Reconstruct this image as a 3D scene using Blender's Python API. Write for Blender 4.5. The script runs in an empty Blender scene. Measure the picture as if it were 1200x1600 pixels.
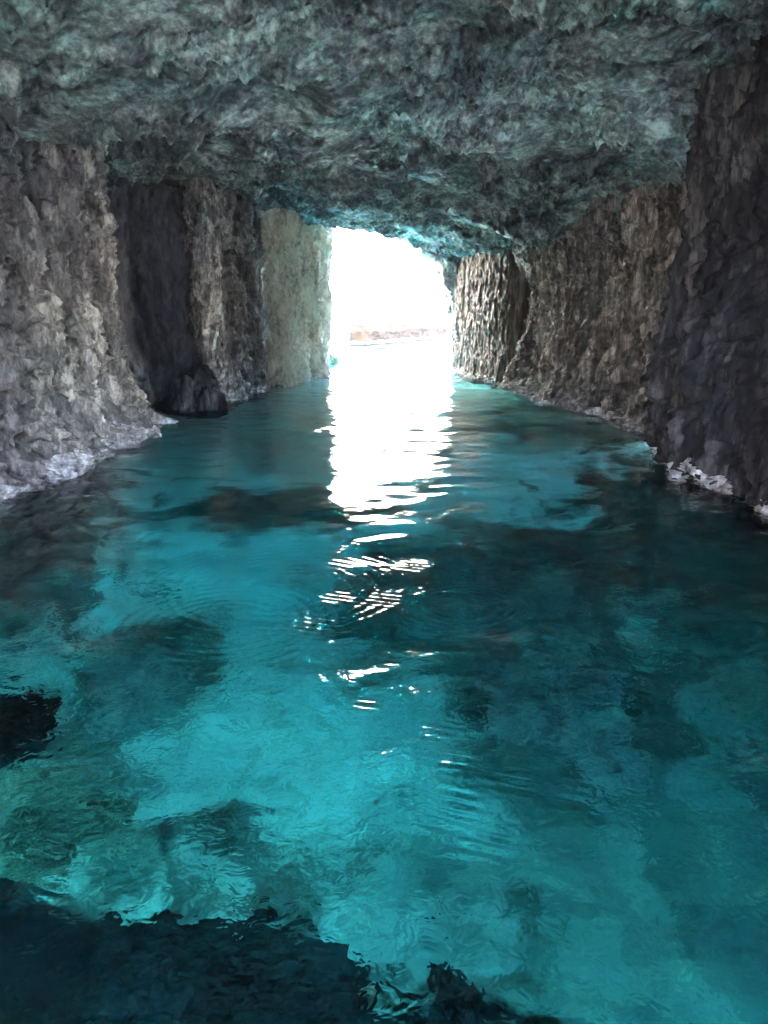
import bpy, math
import numpy as np

R = math.radians
sc = bpy.context.scene
col = sc.collection

# ------------------------------------------------------------------ noise
_rng = np.random.RandomState(7)
_perm = np.tile(_rng.permutation(256), 3)
_grad = _rng.normal(size=(256, 3)); _grad /= np.linalg.norm(_grad, axis=1)[:, None]


def perlin(x, y, z):
    xi = np.floor(x).astype(np.int64); yi = np.floor(y).astype(np.int64); zi = np.floor(z).astype(np.int64)
    xf, yf, zf = x - xi, y - yi, z - zi
    xi &= 255; yi &= 255; zi &= 255
    u = xf * xf * xf * (xf * (xf * 6 - 15) + 10)
    v = yf * yf * yf * (yf * (yf * 6 - 15) + 10)
    w = zf * zf * zf * (zf * (zf * 6 - 15) + 10)

    def g(i, j, k):
        h = _perm[_perm[_perm[xi + i] + yi + j] + zi + k]
        gr = _grad[h]
        return gr[..., 0] * (xf - i) + gr[..., 1] * (yf - j) + gr[..., 2] * (zf - k)
    x00 = g(0, 0, 0) * (1 - u) + g(1, 0, 0) * u
    x10 = g(0, 1, 0) * (1 - u) + g(1, 1, 0) * u
    x01 = g(0, 0, 1) * (1 - u) + g(1, 0, 1) * u
    x11 = g(0, 1, 1) * (1 - u) + g(1, 1, 1) * u
    return ((x00 * (1 - v) + x10 * v) * (1 - w) + (x01 * (1 - v) + x11 * v) * w) * 1.6


def fbm(x, y, z, n=4, gain=.5, lac=2.03, seed=0.):
    s = 0.; a = 1.; t = 0.; f = 1.
    for i in range(n):
        s = s + a * perlin(x * f + 17.3 * i + seed, y * f + 5.1 * i, z * f + 9.7 * i - seed)
        t += a; a *= gain; f *= lac
    return s / t


def ridged(x, y, z, n=4, gain=.5, lac=2.07, seed=0.):
    s = 0.; a = 1.; t = 0.; f = 1.
    for i in range(n):
        r = 1 - np.abs(perlin(x * f + 11.3 * i + seed, y * f + 3.7 * i + seed, z * f + 7.9 * i)) * 1.7
        r = np.clip(r, 0, 1) ** 2
        s = s + a * r
        t += a; a *= gain; f *= lac
    return s / t


def sstep(a, b, x):
    t = np.clip((x - a) / (b - a), 0, 1)
    return t * t * (3 - 2 * t)


# ------------------------------------------------------------------ objects
def tag(o, label=None, cat=None, group=None, kind=None):
    if label: o['label'] = label
    if cat: o['category'] = cat
    if group: o['group'] = group
    o['kind'] = kind or 'thing'
    return o


def link_mesh(name, V, quads, tris=None, mat=None, parent=None, smooth=True):
    me = bpy.data.meshes.new(name)
    nq = len(quads); nt = 0 if tris is None else len(tris)
    me.vertices.add(len(V)); me.vertices.foreach_set('co', np.ascontiguousarray(V, np.float32).ravel())
    loops = quads.ravel() if nt == 0 else np.concatenate([quads.ravel(), tris.ravel()])
    me.loops.add(len(loops)); me.loops.foreach_set('vertex_index', loops.astype(np.int32))
    me.polygons.add(nq + nt)
    st = np.concatenate([np.arange(nq) * 4, nq * 4 + np.arange(nt) * 3]).astype(np.int32)
    me.polygons.foreach_set('loop_start', st)
    me.update(calc_edges=True)
    me.polygons.foreach_set('use_smooth', np.full(nq + nt, smooth))
    me.validate()
    if mat: me.materials.append(mat)
    o = bpy.data.objects.new(name, me); col.objects.link(o)
    if parent: o.parent = parent
    return o


def grid_quads(nu, nv, flip=False):
    i = np.arange(nu * nv).reshape(nu, nv)
    q = np.stack([i[:-1, :-1], i[1:, :-1], i[1:, 1:], i[:-1, 1:]], -1).reshape(-1, 4)
    return q[:, ::-1].copy() if flip else q


def grid_rim(nu, nv):
    i = np.arange(nu * nv).reshape(nu, nv)
    return np.concatenate([i[:, 0], i[-1, 1:], i[-2::-1, -1], i[0, -2::-1]])


def closed_grid(name, P, apex, mat, parent=None, flip=False):
    """a displaced front sheet closed behind by a fan to a point inside the rock mass"""
    nu, nv = P.shape[:2]
    V = np.concatenate([P.reshape(-1, 3), [apex]])
    rim = grid_rim(nu, nv)
    t = np.stack([np.roll(rim, -1), rim, np.full(len(rim), nu * nv)], -1)
    if flip: t = t[:, ::-1].copy()
    return link_mesh(name, V, grid_quads(nu, nv, flip), t, mat, parent)


def spline(pts, n):
    """Catmull-Rom through pts (any dimension), n samples evenly spaced along the length"""
    p = np.array(pts, float)
    p = np.concatenate([[2 * p[0] - p[1]], p, [2 * p[-1] - p[-2]]])
    out = []
    for i in range(1, len(p) - 2):
        t = np.linspace(0, 1, 60, endpoint=False)[:, None]
        a, b, c, d = p[i - 1], p[i], p[i + 1], p[i + 2]
        out.append(.5 * (2 * b + (c - a) * t + (2 * a - 5 * b + 4 * c - d) * t * t + (3 * b - a - 3 * c + d) * t ** 3))
    out.append(p[-2][None]); q = np.concatenate(out)
    s = np.concatenate([[0], np.cumsum(np.linalg.norm(np.diff(q[:, :2], axis=0), axis=1))])
    ss = np.linspace(0, s[-1], n)
    return np.stack([np.interp(ss, s, q[:, k]) for k in range(q.shape[1])], -1), s[-1]


# ------------------------------------------------------------------ materials
class NT:
    def __init__(self, name):
        self.m = bpy.data.materials.new(name); self.m.use_nodes = True
        self.t = self.m.node_tree; self.t.nodes.clear()
        self.out = self.n('ShaderNodeOutputMaterial')

    def n(self, typ, **kw):
        nd = self.t.nodes.new(typ)
        for k, v in kw.items():
            if k.startswith('_'):
                nd.inputs[k[1:].replace('_', ' ')].default_value = v
            else:
                setattr(nd, k, v)
        return nd

    def l(self, a, b): self.t.links.new(a, b)

    def coords(self, scale=(1, 1, 1)):
        c = self.n('ShaderNodeNewGeometry'); m = self.n('ShaderNodeMapping')
        m.inputs['Scale'].default_value = scale
        self.l(c.outputs['Position'], m.inputs['Vector']); return m.outputs[0]

    def noise(self, vec, scale, detail=6, rough=.6, dist=0.):
        nd = self.n('ShaderNodeTexNoise', _Scale=scale, _Detail=detail, _Roughness=rough, _Distortion=dist)
        self.l(vec, nd.inputs['Vector']); return nd.outputs['Fac']

    def ramp(self, fac, stops):
        nd = self.n('ShaderNodeValToRGB'); cr = nd.color_ramp
        while len(cr.elements) < len(stops): cr.elements.new(.5)
        for e, (p, c) in zip(cr.elements, stops):
            e.position = p; e.color = (c[0], c[1], c[2], 1)
        self.l(fac, nd.inputs[0]); return nd.outputs[0]

    def mix(self, fac, a, b, blend='MIX'):
        nd = self.n('ShaderNodeMix', data_type='RGBA', blend_type=blend)
        for s, v in ((0, fac), (6, a), (7, b)):
            if hasattr(v, 'links'): self.l(v, nd.inputs[s])
            else: nd.inputs[s].default_value = v if s == 0 else (*v, 1)
        return nd.outputs[2]

    def math(self, op, a, b=0.):
        nd = self.n('ShaderNodeMath', operation=op)
        for s, v in ((0, a), (1, b)):
            if hasattr(v, 'links'): self.l(v, nd.inputs[s])
            else: nd.inputs[s].default_value = v
        return nd.outputs[0]


def rock(name, dark, mid, pale, stretch=.35, tint=None, bump=.6, rough=.8, pit=9., wet=None, spec=.3, film=0., sc1=1.7, near=0.):
    """weathered limestone: stretched mottling, pits and fine grain"""
    k = NT(name)
    v = k.coords((1, 1, stretch)); v1 = k.coords()
    a = k.noise(v, sc1, 8, .7, .4)
    b = k.noise(v, sc1 * 5, 6, .7)
    f = k.math('ADD', k.math('MULTIPLY', a, .55), k.math('MULTIPLY', b, .45))
    c = k.ramp(f, [(.41, dark), (.5, mid), (.59, pale)])
    if film:  # broad stains of dark biofilm
        fn = k.noise(v, .62, 6, .62, .6)
        if near:   # shade on the near end of a wall, painted as denser dark patches
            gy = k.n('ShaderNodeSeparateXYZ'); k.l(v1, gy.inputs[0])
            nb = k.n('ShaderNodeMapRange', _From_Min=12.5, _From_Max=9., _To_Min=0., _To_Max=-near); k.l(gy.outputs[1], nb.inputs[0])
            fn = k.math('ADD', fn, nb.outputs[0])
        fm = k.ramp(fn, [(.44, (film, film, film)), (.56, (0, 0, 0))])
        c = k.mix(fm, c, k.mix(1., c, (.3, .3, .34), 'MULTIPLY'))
    if tint:
        t = k.ramp(k.noise(v1, .55, 5, .6), [(.42, (0, 0, 0)), (.62, (1, 1, 1))])
        c = k.mix(t, c, k.mix(1., c, tint, 'MULTIPLY'))
    if wet:  # dark stained, algae covered zone at the tide line
        g = k.n('ShaderNodeSeparateXYZ'); k.l(k.coords(), g.inputs[0])
        z = k.math('ADD', g.outputs[2], k.math('MULTIPLY', k.noise(v1, 2.2, 5), .5))
        w = k.n('ShaderNodeMapRange', _From_Min=.15, _From_Max=.42); k.l(z, w.inputs[0])
        c = k.mix(w.outputs[0], wet, c)
    p = k.n('ShaderNodeBsdfPrincipled', _Roughness=rough)
    p.inputs['Specular IOR Level'].default_value = spec
    k.l(c, p.inputs['Base Color'])
    vo = k.n('ShaderNodeTexVoronoi', _Scale=pit); k.l(v, vo.inputs['Vector'])
    h = k.math('ADD', k.math('MULTIPLY', vo.outputs['Distance'], .5),
               k.math('ADD', k.math('MULTIPLY', k.noise(v, 24., 8, .72), .7), k.math('MULTIPLY', k.noise(v1, 70., 4, .7), .25)))
    bm = k.n('ShaderNodeBump', _Strength=bump, _Distance=.06)
    k.l(h, bm.inputs['Height']); k.l(bm.outputs[0], p.inputs['Normal'])
    k.l(p.outputs[0], k.out.inputs['Surface'])
    return k.m


M_wall = rock('pitted_limestone', (.05, .045, .046), (.225, .205, .19), (.62, .57, .51), .35, None, 1., .36, 9., None, .7, .8, 3.2)
M_near = rock('shade_darkened_limestone', (.05, .045, .046), (.24, .215, .195), (.66, .60, .53), .35, None, 1., .36, 9., None, .7, .9, 3.2, .14)  # pitted limestone with shade painted in towards its near end
M_pale = rock('mouth_lit_limestone', (.36, .29, .22), (.66, .56, .44), (.84, .75, .62), .6, None, .8, .7, spec=.25)  # light from the mouth put into a paler base colour
M_dark = rock('niche_shade_limestone', (.08, .08, .09), (.13, .13, .145), (.2, .195, .205), .3, None, .6, .55)  # shade of the deep niche put into a darker base colour
M_brown = rock('brown_limestone', (.045, .04, .038), (.2, .172, .148), (.64, .56, .47), .2, None, 1., .34, 9., None, .7, .7, 2.6)
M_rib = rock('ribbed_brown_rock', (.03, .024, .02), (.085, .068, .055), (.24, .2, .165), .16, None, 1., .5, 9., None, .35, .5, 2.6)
M_ceil = rock('bounce_tinted_ceiling', (.055, .06, .066), (.19, .212, .208), (.5, .555, .53), 1., (.86, 1., .95), .8, .48, 7., None, .5, .85, 2.2)  # green bounce light off the water put into the rock colour
M_shade = rock('shade_dark_rock', (.022, .022, .026), (.042, .042, .048), (.17, .155, .15), .2, None, .8, .7, spec=.2, film=.8, sc1=2.2, near=.1)  # shadow on the right wall put into a dark base colour
M_crust = rock('barnacle_crust', (.05, .045, .05), (.3, .28, .285), (.8, .77, .77), .8, None, 1., .35, 22., None, .6)
M_out = rock('sunlit_limestone', (.34, .30, .25), (.5, .46, .40), (.64, .6, .54), .5)
M_orange = rock('orange_tide_rock', (.001, .0005, .00002), (.0019, .00095, .00002), (.0055, .0031, .0006), .6, spec=.05)
M_green = rock('green_algae', (.003, .007, .003), (.008, .018, .009), (.03, .05, .025), .6, spec=.05)
M_sub = rock('weedy_boulder', (.04, .05, .05), (.09, .10, .09), (.16, .16, .13), .8)
M_black = rock('black_rock_and_shadow', (.003, .004, .005), (.006, .008, .01), (.016, .02, .022), .8, spec=.05)  # sunken rock; the bottom left ones stand in for a shadow
M_subp = rock('algae_rock', (.03, .035, .025), (.08, .09, .06), (.18, .18, .13), .8)


def sand_mat():
    k = NT('pale_sand')
    v = k.coords()
    c = k.ramp(k.noise(v, .9, 8, .65), [(.33, (.19, .2, .17)), (.5, (.32, .315, .27)), (.66, (.43, .42, .36))])
    sp = k.ramp(k.noise(v, 6., 6, .7), [(.38, (.35, .38, .3)), (.55, (1, 1, 1))])
    c = k.mix(.6, c, k.mix(1., c, sp, 'MULTIPLY'))
    g = k.n('ShaderNodeSeparateXYZ'); k.l(v, g.inputs[0])
    ax = k.math('ABSOLUTE', k.math('ADD', g.outputs[0], .45))
    bias = k.n('ShaderNodeMapRange', _From_Min=1.6, _From_Max=4.6, _To_Min=-.11, _To_Max=.3); k.l(ax, bias.inputs[0])
    fy = k.n('ShaderNodeMapRange', _From_Min=10., _From_Max=15., _To_Min=0., _To_Max=-.35); k.l(g.outputs[1], fy.inputs[0])
    nr = k.n('ShaderNodeMapRange', _From_Min=5.4, _From_Max=3.4, _To_Min=0., _To_Max=.2); k.l(g.outputs[1], nr.inputs[0])  # bed darkened close to the camera to offset the strong light there
    wd = k.math('ADD', k.math('ADD', k.noise(v, .75, 7, .66, 1.2), k.math('ADD', bias.outputs[0], fy.outputs[0])), nr.outputs[0])
    wm = k.ramp(wd, [(.5, (0, 0, 0)), (.62, (1, 1, 1))])
    fb = k.n('ShaderNodeMapRange', _From_Min=6.5, _From_Max=10., _To_Min=0., _To_Max=.75); k.l(g.outputs[1], fb.inputs[0])  # far bed lightened in colour where too little light reaches it
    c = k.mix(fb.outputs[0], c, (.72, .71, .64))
    at = k.n('ShaderNodeAttribute', attribute_name='weed_shade')
    c = k.mix(k.math('MULTIPLY', k.math('MINIMUM', k.math('MAXIMUM', wm, at.outputs['Fac']), 1.), .9), c, k.ramp(k.noise(v, 4., 6, .7), [(.35, (.02, .03, .03)), (.6, (.06, .07, .05)), (.72, (.16, .16, .11))]))
    c = k.mix(k.math('MAXIMUM', k.math('SUBTRACT', at.outputs['Fac'], 1.), 0.), c, (.004, .005, .007))  # black laid over the weed paints a shadow on the bed
    p = k.n('ShaderNodeBsdfDiffuse'); k.l(c, p.inputs[0])
    bm = k.n('ShaderNodeBump', _Strength=.5, _Distance=.08)
    k.l(k.noise(v, 5., 8, .65), bm.inputs['Height']); k.l(bm.outputs[0], p.inputs['Normal'])
    k.l(p.outputs[0], k.out.inputs[0]); return k.m


def water_mat():
    k = NT('clear_sea_water')
    v = k.coords()
    h = k.math('ADD', k.math('MULTIPLY', k.noise(v, 5.5, 3, .5, .6), 1.), k.math('MULTIPLY', k.noise(v, 12., 2, .5, .5), 1.))
    h = k.math('MULTIPLY', h, k.ramp(k.noise(v, .8, 3, .5, .5), [(.35, (.3, .3, .3)), (.65, (1., 1., 1.))]))
    sy = k.n('ShaderNodeSeparateXYZ'); k.l(v, sy.inputs[0])
    cm = k.n('ShaderNodeMapRange', _From_Min=3., _From_Max=7.5, _To_Min=1.05, _To_Max=.26); k.l(sy.outputs[1], cm.inputs[0])
    h = k.math('MULTIPLY', h, cm.outputs[0])
    bm = k.n('ShaderNodeBump', _Strength=1., _Distance=.009); k.l(h, bm.inputs['Height'])
    gl = k.n('ShaderNodeBsdfGlossy', _Roughness=.02); rf = k.n('ShaderNodeBsdfRefraction', _Roughness=0., _IOR=1.333)
    fr = k.n('ShaderNodeFresnel', _IOR=1.333)
    for n in (gl, rf, fr): k.l(bm.outputs[0], n.inputs['Normal'])
    mx = k.n('ShaderNodeMixShader')
    tr = k.n('ShaderNodeBsdfTransparent'); m2 = k.n('ShaderNodeMixShader', _Fac=.03)
    k.l(rf.outputs[0], m2.inputs[1]); k.l(tr.outputs[0], m2.inputs[2])
    k.l(fr.outputs[0], mx.inputs[0]); k.l(m2.outputs[0], mx.inputs[1]); k.l(gl.outputs[0], mx.inputs[2])
    k.l(mx.outputs[0], k.out.inputs['Surface'])
    ab = k.n('ShaderNodeVolumeAbsorption', _Density=.5); ab.inputs[0].default_value = (.05, .885, .925, 1)
    k.l(ab.outputs[0], k.out.inputs['Volume'])
    return k.m


M_sand = sand_mat(); M_water = water_mat()


# ------------------------------------------------------------------ rock walls
def wall(name, path, side, z0, z1, prof, mat, seed=0., du=.03, dz=.03, big=.35, flute=.22, fine=.12, parent=None, back=3., crust=0., apex=None, pits=0.):
    """a rock face following path (x, y) in plan, rising from z0 to z1. side=+1: the open side lies to the right of the path.
    prof(s, z): extra bulge towards the open side, s = 0..1 along the path."""
    _, L = spline(path, 10)
    nu, nz = max(8, int(L / du)), max(8, int((z1 - z0) / dz))
    q, L = spline(path, nu)
    tg = np.gradient(q[:, :2], axis=0)
    kk = max(3, nu // 14) | 1
    ker = np.hanning(kk + 2)[1:-1]; ker /= ker.sum()
    for j in range(2):
        tg[:, j] = np.convolve(np.pad(tg[:, j], kk // 2, mode='edge'), ker, 'valid')
    tg /= np.linalg.norm(tg, axis=1)[:, None]
    nrm = np.stack([tg[:, 1], -tg[:, 0]], -1) * side
    s = np.linspace(0, 1, nu)[:, None]; z = np.linspace(z0, z1, nz)[None, :]
    S = s + 0 * z; Z = z + 0 * s
    X = q[:, 0:1] + 0 * Z; Y = q[:, 1:2] + 0 * Z
    d = prof(S, Z)
    wx = .35 * fbm(X * .8, Y * .8, Z * .5, 3, seed=seed + 3.1)
    b = fbm(X / 1.6, Y / 1.6, Z / 3.2, 4, seed=seed)
    fl = .6 * ridged((X + wx) / .8, (Y + wx) / .8, Z / 3.4, 4, .55, seed=seed + 1.7) + .4 * ridged((X + wx) / .33, (Y + wx) / .33, Z / 1.7, 3, .6, seed=seed + 4.7)
    fn = ridged((X + wx * .6) / .2, (Y + wx * .6) / .2, Z / .5, 4, .6, seed=seed + 5.3)
    gr = fbm(X / .09, Y / .09, Z / .13, 3, .6, seed=seed + 8.8)
    d = d + big * b + flute * (fl - .45) + fine * (fn - .4) + fine * .35 * gr
    if pits: d = d - pits * sstep(.08, .5, perlin((X + wx * .4) / .3 + seed, (Y + wx * .4) / .3, Z / .62)) - pits * .5 * sstep(.1, .45, perlin((X + wx * .3) / .13 + seed, (Y + wx * .3) / .13, Z / .24))
    px = X + nrm[:, 0:1] * d; py = Y + nrm[:, 1:2] * d
    pz = Z + fine * .6 * fbm(X / .3, Y / .3, Z / .3, 3, seed=seed + 2.2)
    P = np.stack([px, py, pz], -1)
    c = q[:, :2].mean(0) - nrm.mean(0) / np.linalg.norm(nrm.mean(0)) * back
    if apex: c = apex
    o = closed_grid(name, P, (c[0], c[1], (z0 + z1) / 2), mat, parent, flip=side < 0)
    if crust > 0:   # lumpy pale crust at the tide line, follows the face it grows on
        k0 = int((-.25 - z0) / (z1 - z0) * nz); k1 = int((.75 - z0) / (z1 - z0) * nz)
        sub = P[:, k0:k1].copy()
        up = np.linspace(0, 1, 120); ii = np.linspace(0, k1 - k0 - 1, 120)
        i0 = np.clip(ii.astype(int), 0, k1 - k0 - 2); w = (ii - i0)[None, :, None]
        sub = sub[:, i0] * (1 - w) + sub[:, i0 + 1] * w
        x, y, zz = sub[..., 0], sub[..., 1], sub[..., 2]
        top = .30 + .45 * fbm(x / .9, y / .9, zz / 2., 4, .6, seed=seed + 12)
        env = sstep(0., .22, top - zz)
        lump = ridged(x / .17, y / .17, zz / .15, 4, .62, seed=seed + 21) + .5 * fbm(x / .06, y / .06, zz / .06, 2, seed=seed)
        dd = crust * env * (.2 + lump) - .10 * (1 - env) - .03
        sub[..., 0] = x + nrm[:, 0:1] * dd; sub[..., 1] = y + nrm[:, 1:2] * dd
        closed_grid('barnacle_crust', sub, (c[0], c[1], 0.), M_crust, o, flip=side < 0)
    return o


def P0(s, z): return 0. * z


# ---- left side
A = wall('rock_buttress', [(-6.2, 4.5), (-5.2, 6.5), (-4.75, 9.2), (-4.75, 11), (-4.85, 13.2), (-5.0, 15.0), (-5.6, 15.9), (-6.8, 16.4)], 1, -3.4, 6.6,
         lambda s, z: .45 * np.exp(-((z) / .5) ** 2) * sstep(.1, .4, s) + .12 * np.cos(z * .9),
         M_near, 1.3, .026, .026, .34, .55, .24, crust=.16, pits=.3)
tag(A, 'broad pitted grey rock buttress nearest on the left, pale crust at its foot', 'rock face')

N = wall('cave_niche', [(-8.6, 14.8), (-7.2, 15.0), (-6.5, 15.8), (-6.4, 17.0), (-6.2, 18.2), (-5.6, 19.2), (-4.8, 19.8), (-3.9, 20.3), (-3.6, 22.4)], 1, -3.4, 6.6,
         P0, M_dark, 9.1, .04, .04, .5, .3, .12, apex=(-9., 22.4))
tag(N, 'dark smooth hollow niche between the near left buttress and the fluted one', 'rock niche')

B = wall('fluted_buttress', [(-4.2, 22.6), (-4.5, 20.8), (-4.45, 19.2), (-4.2, 18.1), (-3.85, 18.0), (-3.7, 19.0), (-3.55, 20.2), (-3.3, 21.3), (-3.6, 22.2), (-4.4, 22.6)], 1, -3.4, 6.6,
         lambda s, z: -.45 * sstep(.9, -.2, z) * sstep(.5, .15, s) + .12 * sstep(1., 4., z) * sstep(.6, .2, s),
         M_wall, 4.2, .027, .027, .24, .42, .16, crust=.08, apex=(-4.0, 21.6), pits=.25)
tag(B, 'grey fluted rock buttress with drip ridges, between the dark niche and the pale pillar', 'rock face')

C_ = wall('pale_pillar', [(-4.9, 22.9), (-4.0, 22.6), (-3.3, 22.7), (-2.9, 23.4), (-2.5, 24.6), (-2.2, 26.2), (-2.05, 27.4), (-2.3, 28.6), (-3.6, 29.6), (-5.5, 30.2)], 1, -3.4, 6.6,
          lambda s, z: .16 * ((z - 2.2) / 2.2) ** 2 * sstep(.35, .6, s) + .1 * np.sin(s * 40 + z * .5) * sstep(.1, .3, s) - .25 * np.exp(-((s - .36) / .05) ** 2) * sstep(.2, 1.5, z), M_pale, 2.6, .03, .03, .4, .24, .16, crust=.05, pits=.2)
tag(C_, 'pale mouth-lit rock pillar at the left edge of the cave mouth', 'rock pillar')


def lump(name, c, r, mat, seed, n=(120, 80), rough=.25, flat=1., parent=None, freq=1.):
    th = np.linspace(0, 2 * math.pi, n[0], endpoint=False); ph = np.linspace(-math.pi / 2 + .02, math.pi / 2 - .02, n[1])
    T, F = np.meshgrid(th, ph, indexing='ij')
    dx, dy, dz = np.cos(F) * np.cos(T), np.cos(F) * np.sin(T), np.sin(F)
    k = 1 + rough * (fbm(dx * 1.3 * freq, dy * 1.3 * freq, dz * 1.3 * freq, 4, seed=seed) * 1.6 + .35 * (ridged(dx * 3 * freq, dy * 3 * freq, dz * 3 * freq, 4, .55, seed=seed) - .4))
    P = np.stack([c[0] + r[0] * k * dx, c[1] + r[1] * k * dy, c[2] + r[2] * k * dz], -1)
    nu, nv = n
    i = np.arange(nu * nv).reshape(nu, nv); j = np.roll(i, -1, axis=0)
    q = np.stack([i[:, :-1], j[:, :-1], j[:, 1:], i[:, 1:]], -1).reshape(-1, 4)
    V = np.concatenate([P.reshape(-1, 3), [P[:, 0].mean(0)], [P[:, -1].mean(0)]])
    t = np.concatenate([np.stack([j[:, 0], i[:, 0], np.full(nu, nu * nv)], -1), np.stack([i[:, -1], j[:, -1], np.full(nu, nu * nv + 1)], -1)])
    return link_mesh(name, V, q, t, mat, parent)


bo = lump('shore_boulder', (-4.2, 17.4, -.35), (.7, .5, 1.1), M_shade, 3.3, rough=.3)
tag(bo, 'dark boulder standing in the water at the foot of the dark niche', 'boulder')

# ---- right side
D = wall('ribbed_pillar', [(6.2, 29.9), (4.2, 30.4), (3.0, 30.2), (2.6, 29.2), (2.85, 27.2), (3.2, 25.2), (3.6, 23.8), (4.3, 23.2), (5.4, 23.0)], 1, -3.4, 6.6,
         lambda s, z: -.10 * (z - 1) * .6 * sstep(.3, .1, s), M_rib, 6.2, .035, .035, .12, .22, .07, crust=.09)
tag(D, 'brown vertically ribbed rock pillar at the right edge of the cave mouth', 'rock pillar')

Ew = wall('ragged_wall', [(6.5, 24.6), (5.0, 24.2), (4.0, 23.2), (3.95, 21.4), (4.2, 19.3), (4.6, 17.2), (4.95, 16.0), (5.6, 15.4), (6.6, 15.2)], 1, -3.4, 6.6,
          lambda s, z: .35 * np.exp(-((z) / .6) ** 2) - .25 * sstep(.8, 2.2, z) + .5 * sstep(2.6, 4., z), M_brown, 7.7, .028, .028, .3, .4, .2, crust=.17, pits=.2)
tag(Ew, 'ragged dark brown rock wall right of the ribbed pillar, white crust at waterline', 'rock face')

Fw = wall('webbed_wall', [(6.9, 17.4), (5.6, 16.4), (4.95, 15.0), (4.85, 14.4), (4.9, 13.8), (5.2, 13.5), (6.2, 14.0), (8.5, 15.4)], 1, -3.4, 6.8,  # hidden gap between this wall and the next, added to admit side light
          lambda s, z: .35 * np.exp(-((z) / .5) ** 2) - .1 * z * sstep(0, 5, z), M_brown, 11.9, .026, .026, .3, .45, .2, crust=.17, pits=.2)
tag(Fw, 'rock wall with pale web-like drip ridges beside the near dark shadowed wall', 'rock face')

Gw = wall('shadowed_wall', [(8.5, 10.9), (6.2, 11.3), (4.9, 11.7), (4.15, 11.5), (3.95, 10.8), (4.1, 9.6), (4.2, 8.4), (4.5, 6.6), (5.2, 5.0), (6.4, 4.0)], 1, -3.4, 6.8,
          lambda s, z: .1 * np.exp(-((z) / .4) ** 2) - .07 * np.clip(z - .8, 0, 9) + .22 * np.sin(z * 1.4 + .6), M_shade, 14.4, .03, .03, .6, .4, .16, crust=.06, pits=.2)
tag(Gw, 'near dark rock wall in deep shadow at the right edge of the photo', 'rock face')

# ------------------------------------------------------------------ ceiling
ctl = np.array([(-6, 5, 5.2), (-4.3, 9.2, 4.3), (-4.3, 11, 4.65), (-4.8, 15, 5.2), (-8, 16, 5.3), (-3, 15, 5.15), (-3.9, 19, 4.95), (-3.2, 23, 5.0), (-2.2, 27, 5.1),
                (-1, 28, 4.85), (0, 28.5, 4.75), (1.2, 28.8, 4.45), (2.2, 28.5, 4.05), (4, 28, 3.8), (4, 24, 3.75), (4, 19.5, 3.8), (4.3, 14, 4.8), (3.8, 10, 4.95),
                (0, 9, 5.1), (-2, 11, 4.75), (-1.2, 16, 4.9), (0, 24, 4.65), (2, 22, 4.4), (2, 16, 4.8), (6, 5, 5.4), (0, 4, 5.6), (1.5, 12, 5.0), (6.5, 10, 4.8), (7, 20, 3.6), (-7, 10, 4.4), (-7, 24, 5.1), (0, 20, 4.7), (7, 12.5, 3.0), (8.5, 13, 2.9), (6.2, 12.8, 3.6), (-5, -4, 5.5), (0, -4, 5.7), (6, -4, 5.5), (6, 1, 5.5), (0, 0, 5.7), (-5, 1, 5.5)])


def ceil_z(x, y):
    w = 0.; s = 0.
    for cx, cy, cz in ctl:
        k = 1. / (((x - cx) ** 2 + (y - cy) ** 2) + .35) ** 1.6
        w = w + k; s = s + k * cz
    return s / w


xs = np.arange(-9, 9.01, .032)
ys = [-2.6]  # roof stops here so the added shaft lets light in
while ys[-1] < 29.6: ys.append(ys[-1] + (.12 if ys[-1] < 3 else .028 + .0009 * ys[-1]))
ys = np.array(ys)
X, Y = np.meshgrid(xs, ys, indexing='ij')
Z = ceil_z(X, Y)
wx = .5 * fbm(X * .6, Y * .6, 0 * X, 3, seed=31.); wy = .5 * fbm(X * .6, Y * .6, 0 * X + 4, 3, seed=37.)
big = fbm(X / 2.4, Y / 1.7, 0 * X, 4, seed=41.)
r1 = ridged((X + wx) / 1.5, (Y + wy) / .95, 0 * X, 4, .55, seed=43.)
r2 = ridged((X + wx * .5) / .42, (Y + wy * .5) / .26, 0 * X + 2, 4, .6, seed=47.)
r3 = fbm(X / .12, Y / .10, 0 * X + 5, 3, .6, seed=49.)
r4 = ridged((X + wx * .4) / .2, (Y + wy * .4) / .1, 0 * X + 7, 3, .6, seed=51.)
# slab lip on the left: rock nearer than the lip hangs lower
lip_y = 14.6 + .35 * (X + 3) + .5 * fbm(X / .8, 0 * X, 0 * X + 8, 3, seed=53.)
lip = .28 * sstep(.12, -.12, Y - lip_y) * sstep(.4, -1.2, X) * sstep(9.5, 12., Y)
hol = .45 * np.exp(-(((X + 1.55) / .75) ** 2 + ((Y - 11.6) / 1.0) ** 2) ** 2)
zone = .3 + 1.05 * sstep(-.3, .3, fbm(X / 2.1, Y / 1.5, 0 * X + 3, 3, seed=57.))
rou = zone * (1 - .8 * np.exp(-(((X + 1.55) / .85) ** 2 + ((Y - 11.6) / 1.15) ** 2) ** 2))
Z = Z - .30 * big - (.31 * (r1 - .45) + .17 * (r2 - .4) + .095 * (r4 - .4) + .03 * r3) * rou - lip + hol
edge = sstep(28.3, 29.6, Y); Z = Z + edge * .25
Yd = Y + .10 * (r1 - .45) - .35 * (edge > 0) * edge * fbm(X / .5, 0 * X, 0 * X, 3, seed=59.)
yend = 26.4 + np.clip(.72 * (X + 2.5), 0, 3.6) + 1.6 * sstep(-3.2, -4.5, X)
Yd = np.where(Yd > 4, 4 + (Yd - 4) * (yend - 4) / 25.6, Yd)
P = np.stack([X, Yd, Z], -1)
nu, nv = X.shape
V = P.reshape(-1, 3)
rim = grid_rim(nu, nv)
rv = V[rim].copy(); rv[:, 2] = 9.0
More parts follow.
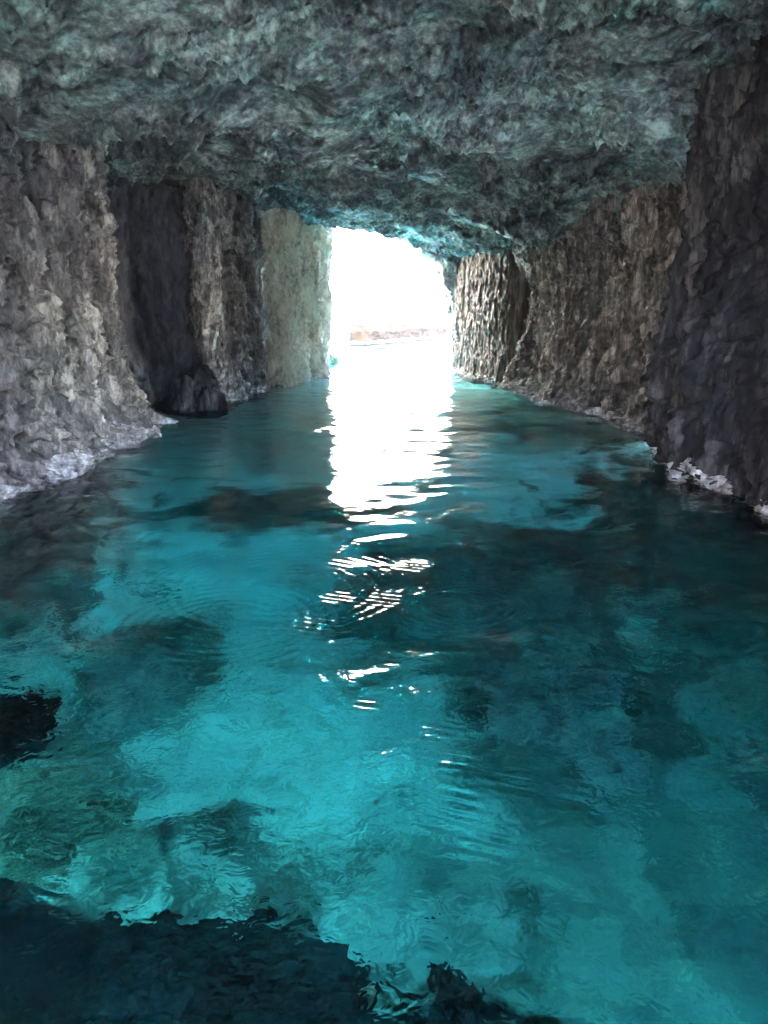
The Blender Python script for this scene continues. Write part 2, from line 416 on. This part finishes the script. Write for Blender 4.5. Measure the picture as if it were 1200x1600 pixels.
V = np.concatenate([V, rv, [(0, 12, 9.6)]])
m = len(rim); b0 = nu * nv
jn = np.roll(np.arange(m), -1)
side_q = np.stack([rim[jn], rim, b0 + np.arange(m), b0 + jn], -1)
top_t = np.stack([b0 + jn, b0 + np.arange(m), np.full(m, b0 + m)], -1)
q = np.concatenate([grid_quads(nu, nv, True), side_q])
ce = link_mesh('cave_ceiling', V, q, top_t, M_ceil)
tag(ce, 'scalloped greenish rock ceiling of the sea cave', 'cave ceiling', kind='structure')

# rock arch that closes the mouth on the upper right, a step beyond the ceiling's end
prof_x = [(.2, 5.2), (.9, 4.75), (1.3, 4.55), (1.55, 4.35), (1.9, 4.1), (2.2, 3.55), (2.45, 2.95), (2.62, 2.3), (2.75, 1.4), (2.85, .3), (2.9, -1.), (3.0, -3.4)]
nu, nv = 200, 150
pp, _ = spline([(a * .95, 2 + (b - 2) * .95) for a, b in prof_x], nu)
t = np.linspace(0, 1, nv)[None, :]
outw = np.interp(t, [0, .36, .64, 1.], [1., 0., 0., 1.])      # front face, underside, back face
AX = pp[:, 0:1] + 2.8 * outw; AZ = pp[:, 1:2] + 1.6 * outw
AY = 28.5 + np.interp(t, [0, .3, .7, 1.], [.0, .0, 2.6, 2.6]) + 0 * AX
fx = .22 * fbm(AX / .8, AY / .8, AZ / .8, 4, seed=61.) + .16 * (ridged(AX / .4, AY / .4, AZ / .6, 4, .55, seed=63.) - .4)
sg = np.interp(t, [.25, .4, .6, .75], [-1., 0., 0., 1.])
P = np.stack([AX - fx * (1 - np.abs(sg)), AY + sg * fx, AZ - .6 * fx * (1 - np.abs(sg))], -1)
ar = closed_grid('rock_arch', P, (5., 29.8, 3.), M_ceil, flip=True)
tag(ar, 'curved rock arch closing the upper right of the bright cave mouth', 'rock arch')

# ------------------------------------------------------------------ outside
sp = wall('cliff_spur', [(-9, 32), (-5, 32.4), (-3.2, 33.0), (-2.45, 34.6), (-2.3, 37.), (-2.2, 40.), (-2.1, 43.), (-2.6, 45.), (-7, 47)], 1, -3.4, 16.,
          lambda s, z: .10 * np.clip(z, 0, 9) * sstep(.3, .7, s), M_out, 17.1, .08, .09, .35, .3, .12)
tag(sp, 'blown out sunlit rock spur outside the mouth, left of the far cliff', 'cliff')
gb = wall('algae_band', [(-3.6, 32.7), (-2.55, 34.0), (-2.25, 37.), (-2.12, 40.), (-2.0, 43.), (-2.5, 45.2)], 1, -.6, .75,
          lambda s, z: .22 - .35 * sstep(.1, .55, z + .5 * fbm(s * 14, z, 0 * z, 3)), M_green, 17.1, .06, .03, .2, .15, .08, parent=sp)
fc = wall('far_cliff', [(-16, 54), (-8, 54.), (-2.2, 56.6), (2.2, 67.), (6.8, 79.8), (16, 96), (30, 104)], 1, -3.4, 26.,
          lambda s, z: .06 * np.clip(z, 0, 8) + 0 * z, M_out, 19.3, .25, .16, .8, .5, .2)
tag(fc, 'far sunlit cliff across the bay seen through the cave mouth', 'cliff', kind='structure')
ob = wall('tide_band', [(-8, 53.9), (-2.2, 56.5), (2.2, 66.9), (6.8, 79.7), (16, 96)], 1, .34, 1.5,
          lambda s, z: .75 - .5 * sstep(.9, 1.5, z) + .25 * fbm(s * 40, z, 0 * z, 3), M_orange, 19.3, .2, .04, .8, .4, .2, parent=fc)
ob2 = wall('tide_band', [(-8, 53.9), (-2.2, 56.5), (2.2, 66.9), (6.8, 79.7), (16, 96)], 1, -.5, .09,
           lambda s, z: .62 + 0 * z, M_orange, 19.3, .2, .04, .8, .4, .2, parent=fc)

# unseen walls added round an open shaft, heights set to shape sun and fill
for pth, hh, lab in (([(-4, -14), (-6.6, -11.0), (-6.9, -6.0), (-6.8, -2), (-6.9, 2), (-6.6, 6), (-8, 9)], 12., 'added unseen rock wall of the light shaft behind the camera, left side'),
                 ([(7.6, 9), (6.4, 8), (6.2, 6), (6.4, 2), (6.4, -4), (6.6, -9), (6.2, -14)], 8., 'added unseen rock wall of the light shaft, right side of the camera'),
                 ([(8, -12.6), (4, -12.9), (0, -13.), (-4.5, -12.6), (-7.5, -11.5)], 7.5, 'added unseen rock wall closing the light shaft behind the camera')):
    o = wall('light_shaft_wall', pth, 1, -3.4, hh, P0, M_wall, 23. + pth[0][0], .12, .12, .5, .4, .15, back=4.)
    tag(o, lab, 'rock face')

# ------------------------------------------------------------------ seabed
xs = np.arange(-10, 10.01, .07); ys = np.concatenate([np.arange(-28, 1, .4), np.arange(1, 14, .06), np.arange(14, 34, .12), np.arange(34, 112, .8)])
X, Y = np.meshgrid(xs, ys, indexing='ij')
wide = np.where(np.abs(X) > 9.5, 1., 0.)
Zs = -2.6 + .35 * fbm(X / 3., Y / 3., 0 * X, 4, seed=71.) + .10 * fbm(X / .7, Y / .7, 0 * X, 4, seed=73.) + .04 * ridged(X / .4, Y / .4, 0 * X, 3, seed=75.)
Zs += .9 * sstep(2.6, 4.8, np.abs(X + .2)) * sstep(40, 30, Y)
Zs += 1.7 * np.exp(-(((X + 2.0) / 1.4) ** 2 + ((Y - 28.) / 6.) ** 2)) + .85 * sstep(7.5, 13, Y) * sstep(32, 26, Y)
Zs -= .4 * sstep(20, 40, Y)
WEED_SHADE = [((1.25, 8.2), (1.75, 1.7)), ((1.55, 6.1), (.95, 1.7)), ((-2.1, 6.1), (.62, 1.3)), ((-1.3, 10.4), (1.4, .9)), ((-1.75, 2.3), (2.45, 1.75), 2.), ((.36, 3.2), (.16, .6), 1.6), ((2.2, 3.3), (2.3, 1.7), .85), ((2.7, 5.2), (1.2, 1.8), .8), ((-4.3, 8.), (.8, 2.4)), ((.5, 2.6), (.4, 1.))]  # weed patches; the strongest ones paint a shadow at bottom left
Xw = X * (1 + 5 * sstep(33, 60, Y))
weed_shade = 0 * X
for (x, y), r, *st in WEED_SHADE:
    k = np.hypot((X - x) / r[0], (Y - y) / r[1]) + .9 * fbm(X / .7, Y / .7, 0 * X, 4, .6, seed=77.)
    weed_shade = np.maximum(weed_shade, (st[0] if st else 1.) * sstep(1.35, .8, k))
sb = link_mesh('seabed', np.stack([Xw, Y, Zs], -1).reshape(-1, 3), grid_quads(*X.shape), None, M_sand)
at = sb.data.attributes.new('weed_shade', 'FLOAT', 'POINT'); at.data.foreach_set('value', weed_shade.astype(np.float32).ravel())
tag(sb, 'pale sandy seabed under clear turquoise water', 'seabed', kind='structure')


def bed(x, y): return -2.6 + .9 * float(sstep(2.6, 4.8, np.array(abs(x + .2))))


subs = [((1.25, 8.3), (1.1, 1.0, .22), M_sub, 'large dark weedy rock lying under the water right of centre', 81.),
        ((1.5, 6.1), (.5, .95, .2), M_sub, 'dark sunken rock reaching towards the camera, right of the glints', 82.),
        ((-2.1, 6.1), (.38, .8, .2), M_sub, 'long dark sunken rock alone on the bright sand, left of centre', 83.),
        ((-3.0, 5.45), (.42, .36, .4), M_black, 'small black sunken rock at the left edge of the photo', 84.),
        ((-1.5, 10.6), (1.0, .6, .3), M_sub, 'dark sunken rock in front of the fluted buttress', 85.),
        ((-1.1, 2.95), (1.1, .8, .35), M_black, 'black rock shape standing in for shadow at the bottom left corner', 86.),
        ((-2.4, 4.5), (.8, .4, .25), M_subp, 'brownish algae covered sunken rock behind the black shadow shape', 87.),
        ((-4.5, 8.4), (.7, 2.0, .7), M_sub, 'sunken dark rock along the foot of the near left buttress', 88.),
        ((.36, 3.1), (.14, .5, .22), M_black, 'narrow black rock shape, a streak of the same stand-in shadow', 89.)]
for (x, y), r, mm, lab, sd in subs:
    o = lump('submerged_rock', (x, y, bed(x, y) + r[2] * (.45 if r[2] > .85 else .25)), r, mm, sd, (200, 120), .6)
    tag(o, lab, 'rock', 'sunken rocks on the seabed')

# ------------------------------------------------------------------ water
xs = np.concatenate([np.arange(-40, -9, 3.), np.arange(-9, -5.5, .2), np.arange(-5.5, -3, .03), np.arange(-3, 3, .016), np.arange(3, 5.5, .03), np.arange(5.5, 9, .2), np.arange(9, 41, 3.)])
ys = np.concatenate([np.arange(-28, 0., .5), np.arange(0., 1.6, .1), np.arange(1.6, 6.4, .016), np.arange(6.4, 12, .028), np.arange(12, 32, .06), np.arange(32, 60, .3), np.arange(60, 112, 2.)])
X, Y = np.meshgrid(xs, ys, indexing='ij')
rg = np.random.RandomState(12)
Zw = 0 * X
wx = .35 * fbm(X / 1.4, Y / 1.4, 0 * X, 3, seed=91.); wy = .35 * fbm(X / 1.4, Y / 1.4, 0 * X, 3, seed=93.)
for i in range(36):
    lam = .32 * (2.4 / .32) ** rg.rand()
    a = math.pi / 2 + rg.normal() * .6
    kx, ky = math.cos(a) * 2 * math.pi / lam, math.sin(a) * 2 * math.pi / lam
    Zw += .0031 * lam ** .9 * np.sin(kx * (X + wx) + ky * (Y + wy) + rg.rand() * 6.28)
Zw *= 1 + .7 * sstep(.6, 2.4, X) * sstep(11, 8, Y)
Zw *= 1 - .66 * sstep(3.8, 5.6, Y) * sstep(16, 11, Y)
Zw *= .75 + .9 * fbm(X / 2.2, Y / 2.2, 0 * X, 3, seed=95.)
Zw += .010 * fbm(X / .8, Y / .5, 0 * X, 3, .4, seed=97.)
for cx, cy, lam, rad, am in ((-1.2, 6.6, .085, .35, .0016), (-.75, 5.6, .10, .75, .0020), (.55, 5.2, .07, .4, .0022), (-1.1, 4.9, .09, .5, .003)):
    rr = np.hypot(X - cx, Y - cy)
    Zw += am * np.sin(rr * 2 * math.pi / lam) * np.exp(-((rr - rad) / (rad * .5)) ** 2) * (.5 + 1.2 * np.clip(fbm(X / .5, Y / .5, 0 * X, 2, seed=98.), 0, 1))
# capillary wavelets that catch the bright mouth
for cx, cy, rad in ((.24, 6.1, .13), (0, 5.3, .12), (-.35, 5.35, .1), (-.5, 4.85, .14), (.26, 3.45, .09), (.32, 3.2, .07), (.58, 3.0, .09), (.29, 2.85, .1), (.2, 2.75, .06),
                    (.76, 2.9, .07), (.36, 2.6, .08), (.45, 2.63, .06), (-.1, 3.75, .06), (-1.3, 2.6, .07), (-1.2, 2.4, .05)):
    k = np.exp(-(((X - cx) / rad) ** 2 + ((Y - cy) / rad) ** 2)) * (np.hypot(X - cx, Y - cy) < .6)
    Zw += .006 * k * np.sin(2 * math.pi * ((Y - cy) + .35 * (X - cx) + .06 * wx) / .075)
Zw *= sstep(112, 34, Y)
P = np.stack([X, Y, Zw], -1); nu, nv = X.shape
V = P.reshape(-1, 3); rim = grid_rim(nu, nv); rv = V[rim].copy(); rv[:, 2] = -6
m = len(rim); b0 = nu * nv; jn = np.roll(np.arange(m), -1)
V = np.concatenate([V, rv, [(0, 40, -6)]])
q = np.concatenate([grid_quads(nu, nv), np.stack([rim, rim[jn], b0 + jn, b0 + np.arange(m)], -1)[:, ::-1]])
tt = np.stack([b0 + np.arange(m), b0 + jn, np.full(m, b0 + m)], -1)[:, ::-1].copy()
wa = link_mesh('sea_water', V, q, tt, M_water)
tag(wa, 'clear turquoise sea water rippling through the cave', 'water', kind='structure')

# ------------------------------------------------------------------ light
w = bpy.data.worlds.new('World'); sc.world = w; w.use_nodes = True
nt = w.node_tree; bg = nt.nodes['Background']
sk = nt.nodes.new('ShaderNodeTexSky'); sk.sky_type = 'NISHITA'; sk.sun_disc = False
EL, AZ = R(48), R(140)
sk.sun_elevation = EL; sk.sun_rotation = AZ
nt.links.new(sk.outputs[0], bg.inputs[0]); bg.inputs[1].default_value = .15
sl = bpy.data.lights.new('sun', 'SUN'); sl.energy = 5.0; sl.angle = R(.53); sl.color = (1, .95, .88)
so = bpy.data.objects.new('sun', sl); col.objects.link(so)
from mathutils import Vector
dv = Vector((math.sin(AZ) * math.cos(EL), math.cos(AZ) * math.cos(EL), math.sin(EL)))
so.rotation_euler = dv.to_track_quat('Z', 'Y').to_euler(); so.location = dv * 60

# ------------------------------------------------------------------ camera
cd = bpy.data.cameras.new('camera'); cd.sensor_fit = 'VERTICAL'; cd.sensor_height = 36; cd.lens = 1208 / 1600 * 36
cd.clip_end = 1000; cd.clip_start = .05
co = bpy.data.objects.new('camera', cd); col.objects.link(co)
co.location = (0, 0, 2.0); co.rotation_euler = (R(90) - math.atan(305 / 1208), 0, 0)
sc.camera = co

sc.view_settings.view_transform = 'Standard'; sc.view_settings.look = 'None'
sc.view_settings.exposure = 6.85; sc.view_settings.gamma = 1
cy = sc.cycles
cy.use_denoising = True; cy.denoiser = 'OPENIMAGEDENOISE'
cy.max_bounces = 12; cy.diffuse_bounces = 6; cy.glossy_bounces = 5; cy.transmission_bounces = 10; cy.transparent_max_bounces = 8
cy.sample_clamp_indirect = 8; cy.caustics_reflective = True; cy.caustics_refractive = True; cy.blur_glossy = .3



# ------------------------------------------------------------------ haze added to imitate lens veil round the mouth
k = NT('veil_haze')
pv = k.n('ShaderNodeVolumePrincipled', _Density=.0024, _Anisotropy=.86); pv.inputs['Color'].default_value = (.84, .85, 1., 1)
k.l(pv.outputs[0], k.out.inputs['Volume'])
V = np.array([(x, y, z) for x in (-45., 45.) for y in (-29., 125.) for z in (-7., 30.)])
Q = np.array([(0, 1, 3, 2), (4, 6, 7, 5), (0, 4, 5, 1), (2, 3, 7, 6), (0, 2, 6, 4), (1, 5, 7, 3)])
hz = link_mesh('haze', V, Q, None, k.m, smooth=False)
tag(hz, 'thin added haze imitating lens veil in the cave', 'haze', kind='stuff')
